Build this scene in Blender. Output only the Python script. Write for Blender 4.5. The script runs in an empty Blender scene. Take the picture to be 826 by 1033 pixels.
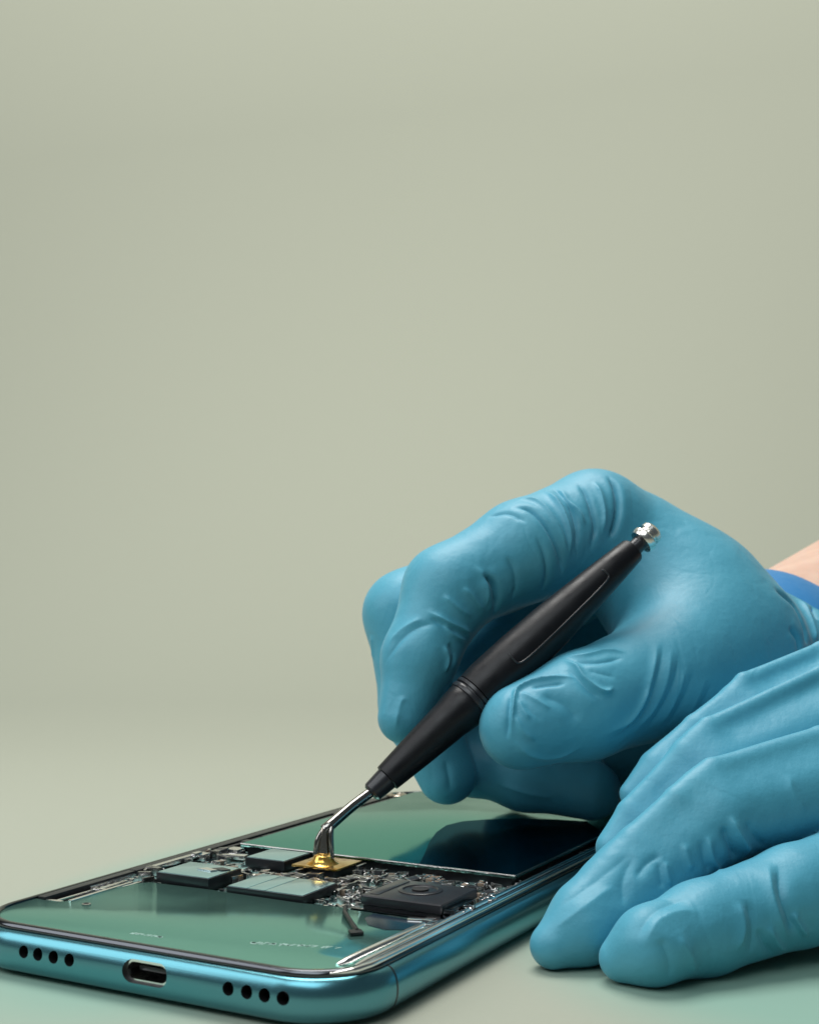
import bpy, bmesh, math, random
import numpy as np
from mathutils import Vector, Matrix
from mathutils.bvhtree import BVHTree

random.seed(7)
S = 0.001                       # everything below is written in millimetres
F, CX, HY, CH = 1378.0, 413.0, 577.0, 65.3   # focal length (px), principal column, horizon row, camera height
scene = bpy.context.scene
col = scene.collection
GRID = 0.48                     # glove surface resolution (mm)

def P(px, py, Y):
    """world point (mm) seen at photo pixel px,py at depth Y"""
    return np.array([(px - CX) / F * Y, Y, CH - (py - HY) / F * Y])

# ------------------------------------------------------------------ materials
def mat(name, base, rough=0.5, metal=0.0, spec=0.5, **kw):
    m = bpy.data.materials.new(name); m.use_nodes = True
    b = m.node_tree.nodes['Principled BSDF']
    b.inputs['Base Color'].default_value = (*base, 1)
    b.inputs['Roughness'].default_value = rough
    b.inputs['Metallic'].default_value = metal
    b.inputs['Specular IOR Level'].default_value = spec
    for k, v in kw.items():
        b.inputs[k].default_value = v
    return m

def noise_mix(m, c1, c2, scale, detail=4, lo=0.35, hi=0.65, stretch=(1, 1, 1), socket='Base Color'):
    nt = m.node_tree; b = nt.nodes['Principled BSDF']
    tc = nt.nodes.new('ShaderNodeTexCoord'); mp = nt.nodes.new('ShaderNodeMapping')
    mp.inputs['Scale'].default_value = stretch
    n = nt.nodes.new('ShaderNodeTexNoise'); n.inputs['Scale'].default_value = scale; n.inputs['Detail'].default_value = detail
    r = nt.nodes.new('ShaderNodeValToRGB')
    r.color_ramp.elements[0].position = lo; r.color_ramp.elements[1].position = hi
    if not isinstance(c1, tuple): c1 = (c1,) * 3; c2 = (c2,) * 3
    r.color_ramp.elements[0].color = (*c1, 1); r.color_ramp.elements[1].color = (*c2, 1)
    nt.links.new(tc.outputs['Object'], mp.inputs[0]); nt.links.new(mp.outputs[0], n.inputs['Vector'])
    nt.links.new(n.outputs['Fac'], r.inputs[0]); nt.links.new(r.outputs[0], b.inputs[socket])
    return n

def bump(m, scale, dist, strength=1.0, detail=3, stretch=(1, 1, 1), chain=True):
    nt = m.node_tree; b = nt.nodes['Principled BSDF']
    tc = nt.nodes.new('ShaderNodeTexCoord'); mp = nt.nodes.new('ShaderNodeMapping')
    mp.inputs['Scale'].default_value = stretch
    n = nt.nodes.new('ShaderNodeTexNoise'); n.inputs['Scale'].default_value = scale; n.inputs['Detail'].default_value = detail
    bp = nt.nodes.new('ShaderNodeBump'); bp.inputs['Distance'].default_value = dist; bp.inputs['Strength'].default_value = strength
    nt.links.new(tc.outputs['Object'], mp.inputs[0]); nt.links.new(mp.outputs[0], n.inputs['Vector'])
    nt.links.new(n.outputs['Fac'], bp.inputs['Height'])
    old = b.inputs['Normal'].links
    if old: nt.links.new(old[0].from_socket, bp.inputs['Normal'])
    nt.links.new(bp.outputs['Normal'], b.inputs['Normal'])

M = {}
M['glove'] = mat('nitrile_glove', (0.045, 0.265, 0.40), 0.50, 0, 0.5, **{'Sheen Weight': 0.08, 'Sheen Roughness': 0.4})
noise_mix(M['glove'], (0.064, 0.325, 0.455), (0.078, 0.360, 0.490), 45, 5)
bump(M['glove'], 260, 0.0003, 0.75, 4)
bump(M['glove'], 2600, 0.00006, 0.35, 2)
def film_wrinkles():
    m = M['glove']; nt = m.node_tree; b = nt.nodes['Principled BSDF']; N = nt.nodes.new; L = nt.links.new
    tc = N('ShaderNodeTexCoord'); mp = N('ShaderNodeMapping'); mp.inputs['Scale'].default_value = (1.0, 1.0, 0.45); mp.inputs['Rotation'].default_value = (0.4, 0.5, 0.3)
    n = N('ShaderNodeTexNoise'); n.inputs['Scale'].default_value = 85; n.inputs['Detail'].default_value = 1.0; n.inputs['Distortion'].default_value = 0.6
    L(tc.outputs['Object'], mp.inputs[0]); L(mp.outputs[0], n.inputs['Vector'])
    a = N('ShaderNodeMath'); a.operation = 'SUBTRACT'; a.inputs[1].default_value = 0.5; L(n.outputs['Fac'], a.inputs[0])
    c = N('ShaderNodeMath'); c.operation = 'ABSOLUTE'; L(a.outputs[0], c.inputs[0])
    rg = N('ShaderNodeMapRange'); rg.interpolation_type = 'SMOOTHSTEP'; rg.inputs['From Max'].default_value = 0.055; L(c.outputs[0], rg.inputs['Value'])
    k = N('ShaderNodeTexNoise'); k.inputs['Scale'].default_value = 55; L(tc.outputs['Object'], k.inputs['Vector'])
    kr = N('ShaderNodeMapRange'); kr.inputs['From Min'].default_value = 0.45; kr.inputs['From Max'].default_value = 0.7; L(k.outputs['Fac'], kr.inputs['Value'])
    bp = N('ShaderNodeBump'); bp.inputs['Distance'].default_value = 0.00025
    st = N('ShaderNodeMath'); st.operation = 'MULTIPLY'; st.inputs[1].default_value = 0.34; L(kr.outputs[0], st.inputs[0]); L(st.outputs[0], bp.inputs['Strength'])
    L(rg.outputs[0], bp.inputs['Height']); L(b.inputs['Normal'].links[0].from_socket, bp.inputs['Normal']); L(bp.outputs['Normal'], b.inputs['Normal'])
film_wrinkles()
M['cuff'] = mat('glove_cuff', (0.022, 0.21, 0.50), 0.42)
bump(M['cuff'], 300, 0.0004, 0.4)
M['skin'] = mat('skin', (0.62, 0.36, 0.26), 0.5, 0, 0.4, **{'Subsurface Weight': 0.2, 'Subsurface Scale': 0.004})
noise_mix(M['skin'], (0.60, 0.38, 0.29), (0.68, 0.46, 0.36), 120, 5)
bump(M['skin'], 1500, 0.0001, 0.4)
M['teal_metal'] = mat('teal_anodised_metal', (0.115, 0.325, 0.385), 0.27, 0.92)
bump(M['teal_metal'], 5000, 0.00001, 0.25)
M['plate'] = mat('tinted_gloss_panel', (0.25, 0.50, 0.44), 0.055, 0.85, **{'Specular Tint': (0.58, 0.82, 0.77, 1)})
noise_mix(M['plate'], 0.06, 0.20, 28, 6, socket='Roughness')
bump(M['plate'], 90, 0.00002, 0.5)
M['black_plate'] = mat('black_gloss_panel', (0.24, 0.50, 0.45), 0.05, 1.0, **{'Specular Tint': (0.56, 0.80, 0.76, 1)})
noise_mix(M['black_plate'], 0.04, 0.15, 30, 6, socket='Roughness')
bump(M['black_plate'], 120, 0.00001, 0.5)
M['chip'] = mat('chip_top', (0.42, 0.66, 0.70), 0.22, 0.9)
bump(M['chip'], 900, 0.00003, 0.4)
M['black'] = mat('black_epoxy', (0.012, 0.013, 0.016), 0.35)
M['black_soft'] = mat('black_rubber', (0.008, 0.008, 0.010), 0.45, 0, 0.3)
noise_mix(M['black_soft'], 0.32, 0.46, 300, 4, socket='Roughness')
bump(M['black_soft'], 2500, 0.00004, 0.35)
M['black_panel'] = mat('black_inlay', (0.022, 0.022, 0.026), 0.28)
M['grey_line'] = mat('grey_line', (0.07, 0.068, 0.072), 0.3)
M['hole'] = mat('hole_black', (0.004, 0.004, 0.005), 0.6)
M['chrome'] = mat('polished_steel', (0.93, 0.91, 0.90), 0.16, 1)
M['dark_chrome'] = mat('dark_polished_metal', (0.10, 0.105, 0.115), 0.16, 1)
M['steel'] = mat('brushed_steel', (0.42, 0.41, 0.40), 0.25, 1)
bump(M['steel'], 1500, 0.00004, 0.5)
M['knob'] = mat('knob_steel', (0.80, 0.77, 0.72), 0.24, 1)
M['steel_tip'] = mat('tip_steel', (0.33, 0.31, 0.29), 0.16, 1)
M['warm_steel'] = mat('warm_steel', (0.50, 0.43, 0.36), 0.14, 1)
M['gold'] = mat('gold_contact', (0.75, 0.47, 0.12), 0.24, 1)
noise_mix(M['gold'], (0.55, 0.30, 0.06), (0.85, 0.62, 0.25), 500, 5)
M['amber'] = mat('amber_flux', (0.80, 0.42, 0.05), 0.10, 0, 0.6, **{'Transmission Weight': 0.75, 'IOR': 1.45})
M['bead'] = mat('amber_solder', (0.80, 0.42, 0.06), 0.14, 0.8, 0.5)
noise_mix(M['bead'], (0.62, 0.27, 0.02), (0.95, 0.66, 0.20), 700, 5)
M['pcb'] = mat('circuit_board_mask', (0.02, 0.07, 0.07), 0.25, 0.2)
def _pcb():
    m = M['pcb']; nt = m.node_tree; b = nt.nodes['Principled BSDF']
    tc = nt.nodes.new('ShaderNodeTexCoord'); v = nt.nodes.new('ShaderNodeTexVoronoi'); v.inputs['Scale'].default_value = 520
    v.distance = 'CHEBYCHEV'
    r = nt.nodes.new('ShaderNodeValToRGB'); r.color_ramp.interpolation = 'CONSTANT'
    e = r.color_ramp.elements; e[0].color = (0.02, 0.05, 0.055, 1); e[1].position = 0.3; e[1].color = (0.36, 0.60, 0.57, 1)
    a = r.color_ramp.elements.new(0.6); a.color = (0.015, 0.02, 0.025, 1)
    a = r.color_ramp.elements.new(0.8); a.color = (0.45, 0.50, 0.46, 1)
    nt.links.new(tc.outputs['Object'], v.inputs['Vector']); nt.links.new(v.outputs['Color'], r.inputs[0])
    nt.links.new(r.outputs[0], b.inputs['Base Color'])
    bp = nt.nodes.new('ShaderNodeBump'); bp.inputs['Distance'].default_value = 0.0004; bp.inputs['Strength'].default_value = 0.6
    nt.links.new(r.outputs[0], bp.inputs['Height']); nt.links.new(bp.outputs[0], b.inputs['Normal'])
    b.inputs['Metallic'].default_value = 0.6
_pcb()
M['print'] = mat('pale_print', (0.27, 0.43, 0.38), 0.5)
M['navy'] = mat('navy_gloss', (0.006, 0.02, 0.035), 0.12)
M['hand_reflection'] = mat('painted_reflection', (0.10, 0.16, 0.19), 0.13, 1.0, 0.5, **{'Specular Tint': (0.22, 0.33, 0.38, 1)})
M['ceramic'] = mat('tan_ceramic', (0.20, 0.15, 0.11), 0.4)

# ------------------------------------------------------------------ object helpers
def link_mesh(name, verts, faces, mats, parent=None, smooth=False, midx=None, loc=None):
    me = bpy.data.meshes.new(name)
    me.from_pydata([tuple(v) for v in verts], [], faces)
    for m in (mats if isinstance(mats, (list, tuple)) else [mats]): me.materials.append(m)
    if midx is not None: me.polygons.foreach_set('material_index', midx)
    me.polygons.foreach_set('use_smooth', [smooth] * len(me.polygons))
    me.update()
    o = bpy.data.objects.new(name, me); col.objects.link(o)
    if parent: o.parent = parent
    if loc is not None: o.location = loc
    return o

def thing(name, label, cat, loc, rz=0, group=None):
    o = bpy.data.objects.new(name, None); col.objects.link(o)
    o.empty_display_size = 0.01
    o.location = loc; o.rotation_euler = (0, 0, rz)
    o['label'] = label; o['category'] = cat
    if group: o['group'] = group
    return o

class MB:
    """collects shapes given in mm, links them as one mesh in metres"""
    def __init__(self): self.bm = bmesh.new()
    def box(self, x0, x1, y0, y1, z0, z1, mi=0, rz=0, bev=0.0, seg=2):
        c = Vector(((x0 + x1) / 2, (y0 + y1) / 2, (z0 + z1) / 2))
        t = bmesh.new()
        bmesh.ops.create_cube(t, size=1, matrix=Matrix.Diagonal((x1 - x0, y1 - y0, z1 - z0, 1)))
        if bev:
            bmesh.ops.bevel(t, geom=list(t.edges), offset=bev, segments=seg, profile=0.6, affect='EDGES')
        bmesh.ops.transform(t, matrix=Matrix.Translation(c) @ Matrix.Rotation(rz, 4, 'Z'), verts=t.verts)
        self._add(t, mi)
    def prism(self, pts, z0, z1, mi=0, bev=0.0):
        t = bmesh.new()
        vs = [t.verts.new((x, y, z0)) for x, y in pts]
        f = t.faces.new(vs)
        if f.normal.z > 0: f.normal_flip()
        r = bmesh.ops.extrude_face_region(t, geom=[f])
        bmesh.ops.translate(t, vec=(0, 0, z1 - z0), verts=[v for v in r['geom'] if isinstance(v, bmesh.types.BMVert)])
        bmesh.ops.recalc_face_normals(t, faces=t.faces)
        if bev:
            ed = [e for e in t.edges if all(abs(v.co.z - z1) < 1e-6 for v in e.verts)]
            bmesh.ops.bevel(t, geom=ed, offset=bev, segments=2, profile=0.5, affect='EDGES')
        self._add(t, mi)
    def lathe(self, prof, a, b, n=40, mi=0, caps=True):
        """prof: (distance along a->b in mm, radius)"""
        a, b = Vector(a), Vector(b); d = (b - a).normalized()
        u = d.orthogonal().normalized(); w = d.cross(u)
        t = bmesh.new(); rings = []
        for s, r in prof:
            rings.append([t.verts.new(a + d * s + (u * math.cos(2 * math.pi * k / n) + w * math.sin(2 * math.pi * k / n)) * r) for k in range(n)])
        for p, q in zip(rings, rings[1:]):
            for k in range(n): t.faces.new((p[k], p[(k + 1) % n], q[(k + 1) % n], q[k]))
        if caps:
            t.faces.new(rings[0][::-1]); t.faces.new(rings[-1])
        bmesh.ops.recalc_face_normals(t, faces=t.faces)
        self._add(t, mi)
    def tube(self, pts, rad, n=16, mi=0):
        pts = [Vector(p) for p in pts]; rad = rad if isinstance(rad, (list, tuple)) else [rad] * len(pts)
        t = bmesh.new(); rings = []; u = None
        for i, p in enumerate(pts):
            d = (pts[min(i + 1, len(pts) - 1)] - pts[max(i - 1, 0)]).normalized()
            u = d.orthogonal().normalized() if u is None else (u - d * u.dot(d)).normalized()
            w = d.cross(u)
            rings.append([t.verts.new(p + (u * math.cos(2 * math.pi * k / n) + w * math.sin(2 * math.pi * k / n)) * rad[i]) for k in range(n)])
        for p, q in zip(rings, rings[1:]):
            for k in range(n): t.faces.new((p[k], p[(k + 1) % n], q[(k + 1) % n], q[k]))
        t.faces.new(rings[0][::-1]); t.faces.new(rings[-1])
        bmesh.ops.recalc_face_normals(t, faces=t.faces)
        self._add(t, mi)
    def _add(self, t, mi):
        for f in t.faces: f.material_index = mi
        me = bpy.data.meshes.new('tmp'); t.to_mesh(me); t.free()
        self.bm.from_mesh(me); bpy.data.meshes.remove(me)
    def build(self, name, mats, parent=None, smooth=True, angle=35):
        me = bpy.data.meshes.new(name)
        bmesh.ops.scale(self.bm, vec=(S, S, S), verts=self.bm.verts)
        for f in self.bm.faces: f.smooth = smooth
        for e in self.bm.edges:
            if len(e.link_faces) == 2 and e.calc_face_angle(0) > math.radians(angle): e.smooth = False
        self.bm.to_mesh(me); self.bm.free()
        for m in (mats if isinstance(mats, (list, tuple)) else [mats]): me.materials.append(m)
        o = bpy.data.objects.new(name, me); col.objects.link(o)
        if parent: o.parent = parent
        return o

def smooth_path(pts, n=8):
    """Catmull-Rom through points"""
    pts = [np.array(p, float) for p in pts]
    ext = [2 * pts[0] - pts[1]] + pts + [2 * pts[-1] - pts[-2]]
    out = []
    for i in range(1, len(ext) - 2):
        p0, p1, p2, p3 = ext[i - 1:i + 3]
        for k in range(n):
            t = k / n
            out.append(0.5 * (2 * p1 + (p2 - p0) * t + (2 * p0 - 5 * p1 + 4 * p2 - p3) * t * t + (3 * p1 - p0 - 3 * p2 + p3) * t ** 3))
    out.append(pts[-1])
    return out

# ------------------------------------------------------------------ setting: table sweeping up into the backdrop
def make_backdrop():
    prof = [(-600, 0), (0, 0), (100, 0), (200, 0), (300, 0), (400, 0), (450, 0), (500, 0)]
    R_ = 700
    for k in range(1, 41):
        a = math.pi / 2 * k / 40
        prof.append((500 + R_ * math.sin(a), R_ - R_ * math.cos(a)))
    prof += [(1200, 900), (1200, 1200), (1200, 1800)]
    xs = list(np.linspace(-1600, 1600, 33))
    vs = [(x * S, y * S, z * S) for y, z in prof for x in xs]
    n = len(xs)
    fs = [(j * n + i, j * n + i + 1, (j + 1) * n + i + 1, (j + 1) * n + i) for j in range(len(prof) - 1) for i in range(n - 1)]
    m = mat('sage_paper', (0.50, 0.52, 0.42), 0.85, 0, 0.1)
    nt = m.node_tree; b = nt.nodes['Principled BSDF']
    # a soft-edged mint green tint lies in the colour of the table round the phone and the hands
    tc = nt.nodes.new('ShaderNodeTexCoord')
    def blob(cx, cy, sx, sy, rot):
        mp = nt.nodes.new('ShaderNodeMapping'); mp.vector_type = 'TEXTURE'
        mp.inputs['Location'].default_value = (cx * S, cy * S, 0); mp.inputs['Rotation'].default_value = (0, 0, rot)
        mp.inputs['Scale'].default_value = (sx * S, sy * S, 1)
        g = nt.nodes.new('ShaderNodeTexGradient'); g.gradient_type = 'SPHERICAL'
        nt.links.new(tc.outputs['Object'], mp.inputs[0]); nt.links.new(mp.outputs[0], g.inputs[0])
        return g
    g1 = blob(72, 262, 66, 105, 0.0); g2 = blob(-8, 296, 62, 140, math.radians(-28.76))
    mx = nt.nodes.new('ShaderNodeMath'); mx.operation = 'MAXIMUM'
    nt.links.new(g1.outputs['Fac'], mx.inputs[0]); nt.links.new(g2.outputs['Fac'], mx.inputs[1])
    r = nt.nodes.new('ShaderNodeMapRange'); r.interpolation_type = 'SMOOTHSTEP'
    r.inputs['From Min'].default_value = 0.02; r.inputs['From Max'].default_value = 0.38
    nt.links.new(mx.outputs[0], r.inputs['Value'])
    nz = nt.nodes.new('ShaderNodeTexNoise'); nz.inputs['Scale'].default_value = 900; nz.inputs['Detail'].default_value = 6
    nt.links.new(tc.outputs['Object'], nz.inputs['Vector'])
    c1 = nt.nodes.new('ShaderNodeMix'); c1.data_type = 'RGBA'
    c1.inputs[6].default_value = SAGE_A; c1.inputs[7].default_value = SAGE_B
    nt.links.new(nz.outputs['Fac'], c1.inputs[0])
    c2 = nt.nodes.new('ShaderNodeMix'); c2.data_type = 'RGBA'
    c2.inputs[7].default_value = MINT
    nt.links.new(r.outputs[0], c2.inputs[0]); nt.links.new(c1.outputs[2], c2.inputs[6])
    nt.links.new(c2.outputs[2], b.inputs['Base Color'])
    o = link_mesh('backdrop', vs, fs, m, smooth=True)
    o['kind'] = 'structure'; o['label'] = 'seamless sage green paper sweeping up from table to background'
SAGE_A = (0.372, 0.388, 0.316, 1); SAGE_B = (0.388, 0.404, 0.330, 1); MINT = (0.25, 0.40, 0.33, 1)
make_backdrop()

# ------------------------------------------------------------------ smartphone
RZ = math.radians(-28.76)
U = np.array([math.cos(RZ), math.sin(RZ), 0]); V = np.array([-math.sin(RZ), math.cos(RZ), 0])
O = P(348, 988, (CH - 8.3) * F / (988 - HY)); O[2] = 0
PW, PL, ZR = 74.0, 151.0, 8.3          # rim width, rim length, rim height
# phone frame of reference: a to the right (0 at the right rim), b along the length (0 at the charging-port end)
phone = thing('smartphone', 'opened teal smartphone lying on the table with chips and battery exposed', 'smartphone',
              tuple(O * S), RZ)

def rrect(off, rad=11.0, n=14, inset_rad=None):
    """rounded rectangle outline offset outward from the rim line (counter-clockwise)"""
    x0, x1, y0, y1 = -PW - off, off, -off, PL + off
    r = max(rad + off, 0.5); pts = []
    for cx, cy, a0 in ((x1 - r, y0 + r, -90), (x1 - r, y1 - r, 0), (x0 + r, y1 - r, 90), (x0 + r, y0 + r, 180)):
        for k in range(n + 1):
            a = math.radians(a0 + 90 * k / n)
            pts.append((cx + r * math.cos(a), cy + r * math.sin(a)))
    return pts

def sweep(prof, closed=True, **kw):
    vs, fs = [], []
    loops = [rrect(o, **kw) for o, z in prof]; n = len(loops[0])
    for (o, z), lp in zip(prof, loops): vs += [(x * S, y * S, z * S) for x, y in lp]
    m = len(prof)
    for j in range(m if closed else m - 1):
        for i in range(n):
            a, b2 = j * n + i, j * n + (i + 1) % n
            c, d = ((j + 1) % m) * n + (i + 1) % n, ((j + 1) % m) * n + i
            fs.append((a, b2, c, d))
    return vs, fs

def fix_normals(o):
    bm = bmesh.new(); bm.from_mesh(o.data); bmesh.ops.recalc_face_normals(bm, faces=bm.faces); bm.to_mesh(o.data); bm.free()

arc = [(0.15 + 1.85 * math.cos(t), 4.05 + 3.30 * math.sin(t)) for t in [math.radians(d) for d in range(76, -91, -7)]]
FR = [(-1.6, 7.0), (-0.2, 7.1)] + [(0.30, 7.36)] + arc + [(-2.2, 0.75), (-2.2, 6.2)]
vs, fs = sweep(FR)
frame = link_mesh('frame', vs, fs, [M['teal_metal'], M['hole']], phone, smooth=True)
fix_normals(frame)

def front_a(px, py):
    """local a,z where the pixel ray meets the front face plane b=-1.95"""
    d = P(px, py, 1000.0) - np.array([0, 0, CH]); o3 = np.array([0, 0, CH]) - O
    t = (-1.95 - o3 @ V) / (d @ V); q = o3 + d * t
    return q @ U, q[2]
holes = [front_a(*p) for p in [(23.7, 960.5), (38, 963), (53.7, 966), (69.7, 969), (230, 998), (248.7, 1001.7), (266.6, 1004.7), (284.7, 1008.4)]]
usb_a, usb_z = front_a(145.5, 983.5)
HZ = sum(z for a, z in holes) / len(holes)
cut = MB()
def cyl_y(mb, a, z, r, y0, y1, n=28, mi=0): mb.lathe([(0, r), (y1 - y0, r)], (a, y0, z), (a, y1, z), n, mi)
for a, z in holes: cyl_y(cut, a, HZ, 1.0, -4, 0.2)
def stadium(a, z, w, h, n=12):
    r = h / 2; pts = []
    for cx, a0 in ((a + w / 2 - r, -90), (a - w / 2 + r, 90)):
        for k in range(n + 1):
            t = math.radians(a0 + 180 * k / n); pts.append((cx + r * math.cos(t), z + r * math.sin(t)))
    return pts
def stadium_prism(mb, a, z, w, h, y0, y1):
    t = bmesh.new(); pts = stadium(a, z, w, h)
    f = t.faces.new([t.verts.new((x, y0, zz)) for x, zz in pts])
    r = bmesh.ops.extrude_face_region(t, geom=[f])
    bmesh.ops.translate(t, vec=(0, y1 - y0, 0), verts=[v for v in r['geom'] if isinstance(v, bmesh.types.BMVert)])
    bmesh.ops.recalc_face_normals(t, faces=t.faces); mb._add(t, 0)
stadium_prism(cut, usb_a, HZ, 8.6, 3.5, -4, 4)
cutter = cut.build('cutter', M['hole'], phone)
bm_ = frame.modifiers.new('holes', 'BOOLEAN'); bm_.operation = 'DIFFERENCE'; bm_.solver = 'EXACT'; bm_.object = cutter
bpy.context.view_layer.update()
dg = bpy.context.evaluated_depsgraph_get()
newme = bpy.data.meshes.new_from_object(frame.evaluated_get(dg))
frame.modifiers.clear(); frame.data = newme; newme.name = 'frame'
bpy.data.objects.remove(cutter)
bmf = bmesh.new(); bmf.from_mesh(newme)
for f in bmf.faces: f.smooth = True
for e in bmf.edges:
    if len(e.link_faces) == 2 and e.calc_face_angle(0) > math.radians(38): e.smooth = False
bmf.to_mesh(newme); bmf.free()

def cup(a, z, r, y0, y1, name, m, parent, rim=0.0):
    mb = MB(); n = 28
    mb.lathe([(0, r), (y1 - y0, r), (y1 - y0, 0.01)], (a, y0, z), (a, y1, z), n, 0, caps=False)
    return mb.build(name, m, parent)
proto = cup(0, 0, 0.985, 0, 2.2, 'speaker_hole', M['hole'], frame)
for i, (a, z) in enumerate(holes):
    o = proto if i == 0 else proto.copy()
    if i: col.objects.link(o)
    o.parent = frame; o.location = (a * S, -1.72 * S, HZ * S)
def ring_sweep(outer, inner, y0, y1):
    """stadium shaped lip between two outlines"""
    n = len(outer); vs, fs = [], []
    for pts, y in ((outer, y0), (outer, y1), (inner, y1), (inner, y0)): vs += [(x * S, y * S, z * S) for x, z in pts]
    for j in range(4):
        for i in range(n): fs.append((j * n + i, j * n + (i + 1) % n, ((j + 1) % 4) * n + (i + 1) % n, ((j + 1) % 4) * n + i))
    return vs, fs
vs, fs = ring_sweep(stadium(usb_a, HZ, 8.55, 3.45), stadium(usb_a, HZ, 7.7, 2.6), -1.2, 3.5)
port = link_mesh('charging_port', vs, fs, M['chrome'], frame, True); fix_normals(port)
e = port.modifiers.new('e', 'EDGE_SPLIT'); e.split_angle = math.radians(40)
mb = MB(); stadium_prism(mb, usb_a, HZ, 8.5, 3.4, 3.3, 3.6); mb.build('port_back', M['hole'], frame)
mb = MB(); mb.box(usb_a - 2.9, usb_a + 2.9, 0.4, 3.3, HZ - .35, HZ + .35, bev=.1); mb.build('port_tongue', M['black'], frame)
# antenna seam just past the near corner, following the frame's section
def seam(b0, b1):
    vs, fs = [], []; pr = [(o + 0.03, z) for o, z in FR[2:-2]]
    for b in (b0, b1): vs += [(o * S, b * S, z * S) for o, z in pr]
    n = len(pr)
    for i in range(n - 1): fs.append((i, i + 1, n + i + 1, n + i))
    return vs, fs
vs, fs = seam(11.3, 11.75)
link_mesh('antenna_line', vs, fs, M['black'], frame, True)

# rim: polished dark edge standing round the opening
vs, fs = sweep([(-1.0, 7.3), (-0.95, 8.2), (-0.75, 8.32), (-0.25, 8.32), (0.05, 8.2), (0.28, 7.85), (0.42, 7.42), (-0.2, 7.2)])
rim = link_mesh('rim', vs, fs, M['dark_chrome'], phone, True); fix_normals(rim)
mb = MB(); mb.tube([(-3.4, 1.5, 8.2), (-1.9, 2.9, 8.28), (-.9, 4.7, 8.3), (-.4, 7.5, 8.3), (-.3, 11, 8.3), (-.3, 140, 8.3)], [.1, .3, .45, .5, .5, .45], 16); mb.build('chamfer_strip', M['chrome'], phone)
# back cover and inner tray
pts = rrect(-1.9); n = len(pts)
link_mesh('back_cover', [(x * S, y * S, .72 * S) for x, y in pts] + [(x * S, y * S, 1.2 * S) for x, y in pts],
          [tuple(range(n))[::-1], tuple(range(n, 2 * n))] + [(i, (i + 1) % n, n + (i + 1) % n, n + i) for i in range(n)], M['teal_metal'], phone)
pts = rrect(-1.7)
link_mesh('inner_tray', [(x * S, y * S, 6.0 * S) for x, y in pts] + [(x * S, y * S, 6.35 * S) for x, y in pts],
          [tuple(range(n))[::-1], tuple(range(n, 2 * n))] + [(i, (i + 1) % n, n + (i + 1) % n, n + i) for i in range(n)], M['black'], phone)

# lower cover panel: rounded at the port end, cut back for the side slot and for the main board
lp = [p for p in rrect(-1.02)]
right = [p for p in lp if p[1] < 11 and p[0] > -37]; left = [p for p in lp if p[1] < 11 and p[0] < -37]
edge = [(-1.02, 31.0), (-5.0, 32.5), (-6.0, 34.6), (-21, 35.2), (-22, 36.0), (-31, 35.0), (-48, 35.4), (-50, 35.6), (-63.5, 35.0), (-65.2, 33.0),
        (-65.6, 30.0), (-66.6, 27.5), (-67.2, 21.0), (-67.0, 16.4), (-69.0, 15.2), (-72.98, 15.6)]
mb = MB(); mb.prism(right + edge + left, 7.2, 7.95, 0, 0.12)
cover = mb.build('cover_panel', M['plate'], phone)
# illegible pale print near the port end
def scribble(a0, b0, a1, b1, n, h, seed, z=7.962):
    rnd = random.Random(seed); mb = MB()
    for i in range(n):
        t = (i + .5) / n; a = a0 + (a1 - a0) * t; b = b0 + (b1 - b0) * t
        w = (a1 - a0) / n * .8
        for k in range(rnd.choice((2, 3))):
            x = a + rnd.uniform(-.5, .5) * w; l = h * rnd.uniform(.4, 1)
            if rnd.random() < .55: mb.box(x - .11, x + .11, b - l / 2, b + l / 2, z, z + .004, rz=rnd.uniform(-.5, .2))
            else: mb.box(x - w * .5, x + w * .5, b + rnd.uniform(-.4, .4) * h - .12, b + rnd.uniform(.0, .3) * h + .15, z + .001, z + .005, rz=rnd.uniform(-.2, .4))
    return mb
scribble(-23.5, 9.9, -9.6, 14.2, 13, 1.7, 3).build('printed_mark', M['print'], cover)
scribble(-43.0, 5.6, -37.2, 6.0, 6, 1.1, 5).build('printed_mark', M['print'], cover)
mb = MB(); mb.lathe([(0, .8), (.1, .8), (.16, .6)], (-62.4, 16.6, 7.9), (-62.4, 16.6, 9), 20)
mb.lathe([(0, .45), (.2, .45)], (-62.4, 16.6, 7.9), (-62.4, 16.6, 9), 12, 1)
mb.build('screw', [M['steel'], M['hole']], cover)

# slot bracket along the left edge
mb = MB()
mb.box(-71.6, -67.8, 15.9, 16.9, 6.8, 7.9, bev=.2)
mb.box(-69.9, -69.3, 17, 27, 6.6, 7.75, bev=.15)
mb.box(-69.9, -67.2, 26.6, 27.3, 6.6, 7.9, bev=.15)
mb.box(-68.9, -68.2, 27.3, 34, 6.6, 7.95, bev=.15)
mb.box(-71.5, -71.0, 27.3, 40, 6.5, 7.9, bev=.12)
for k in range(6): mb.box(-70.6, -69.2, 29 + k * 1.9, 29.9 + k * 1.9, 6.6, 7.6, bev=.12, rz=.3)
mb.build('slot_bracket', M['chrome'], phone)
mb = MB(); mb.box(-72.9, -71.2, 15.8, 40, 6.6, 8.3, bev=.15); mb.box(-71.2, -66.8, 16.6, 40, 6.4, 6.75); mb.build('slot_lining', M['black'], phone)
mb = MB()
mb.box(-67.0, -66.2, 17, 33.5, 7.0, 8.05, bev=.15)
mb.box(-66.3, -65.4, 30, 35, 7.0, 7.9, bev=.15)
mb.build('slot_edge', M['chrome'], phone)

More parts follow.
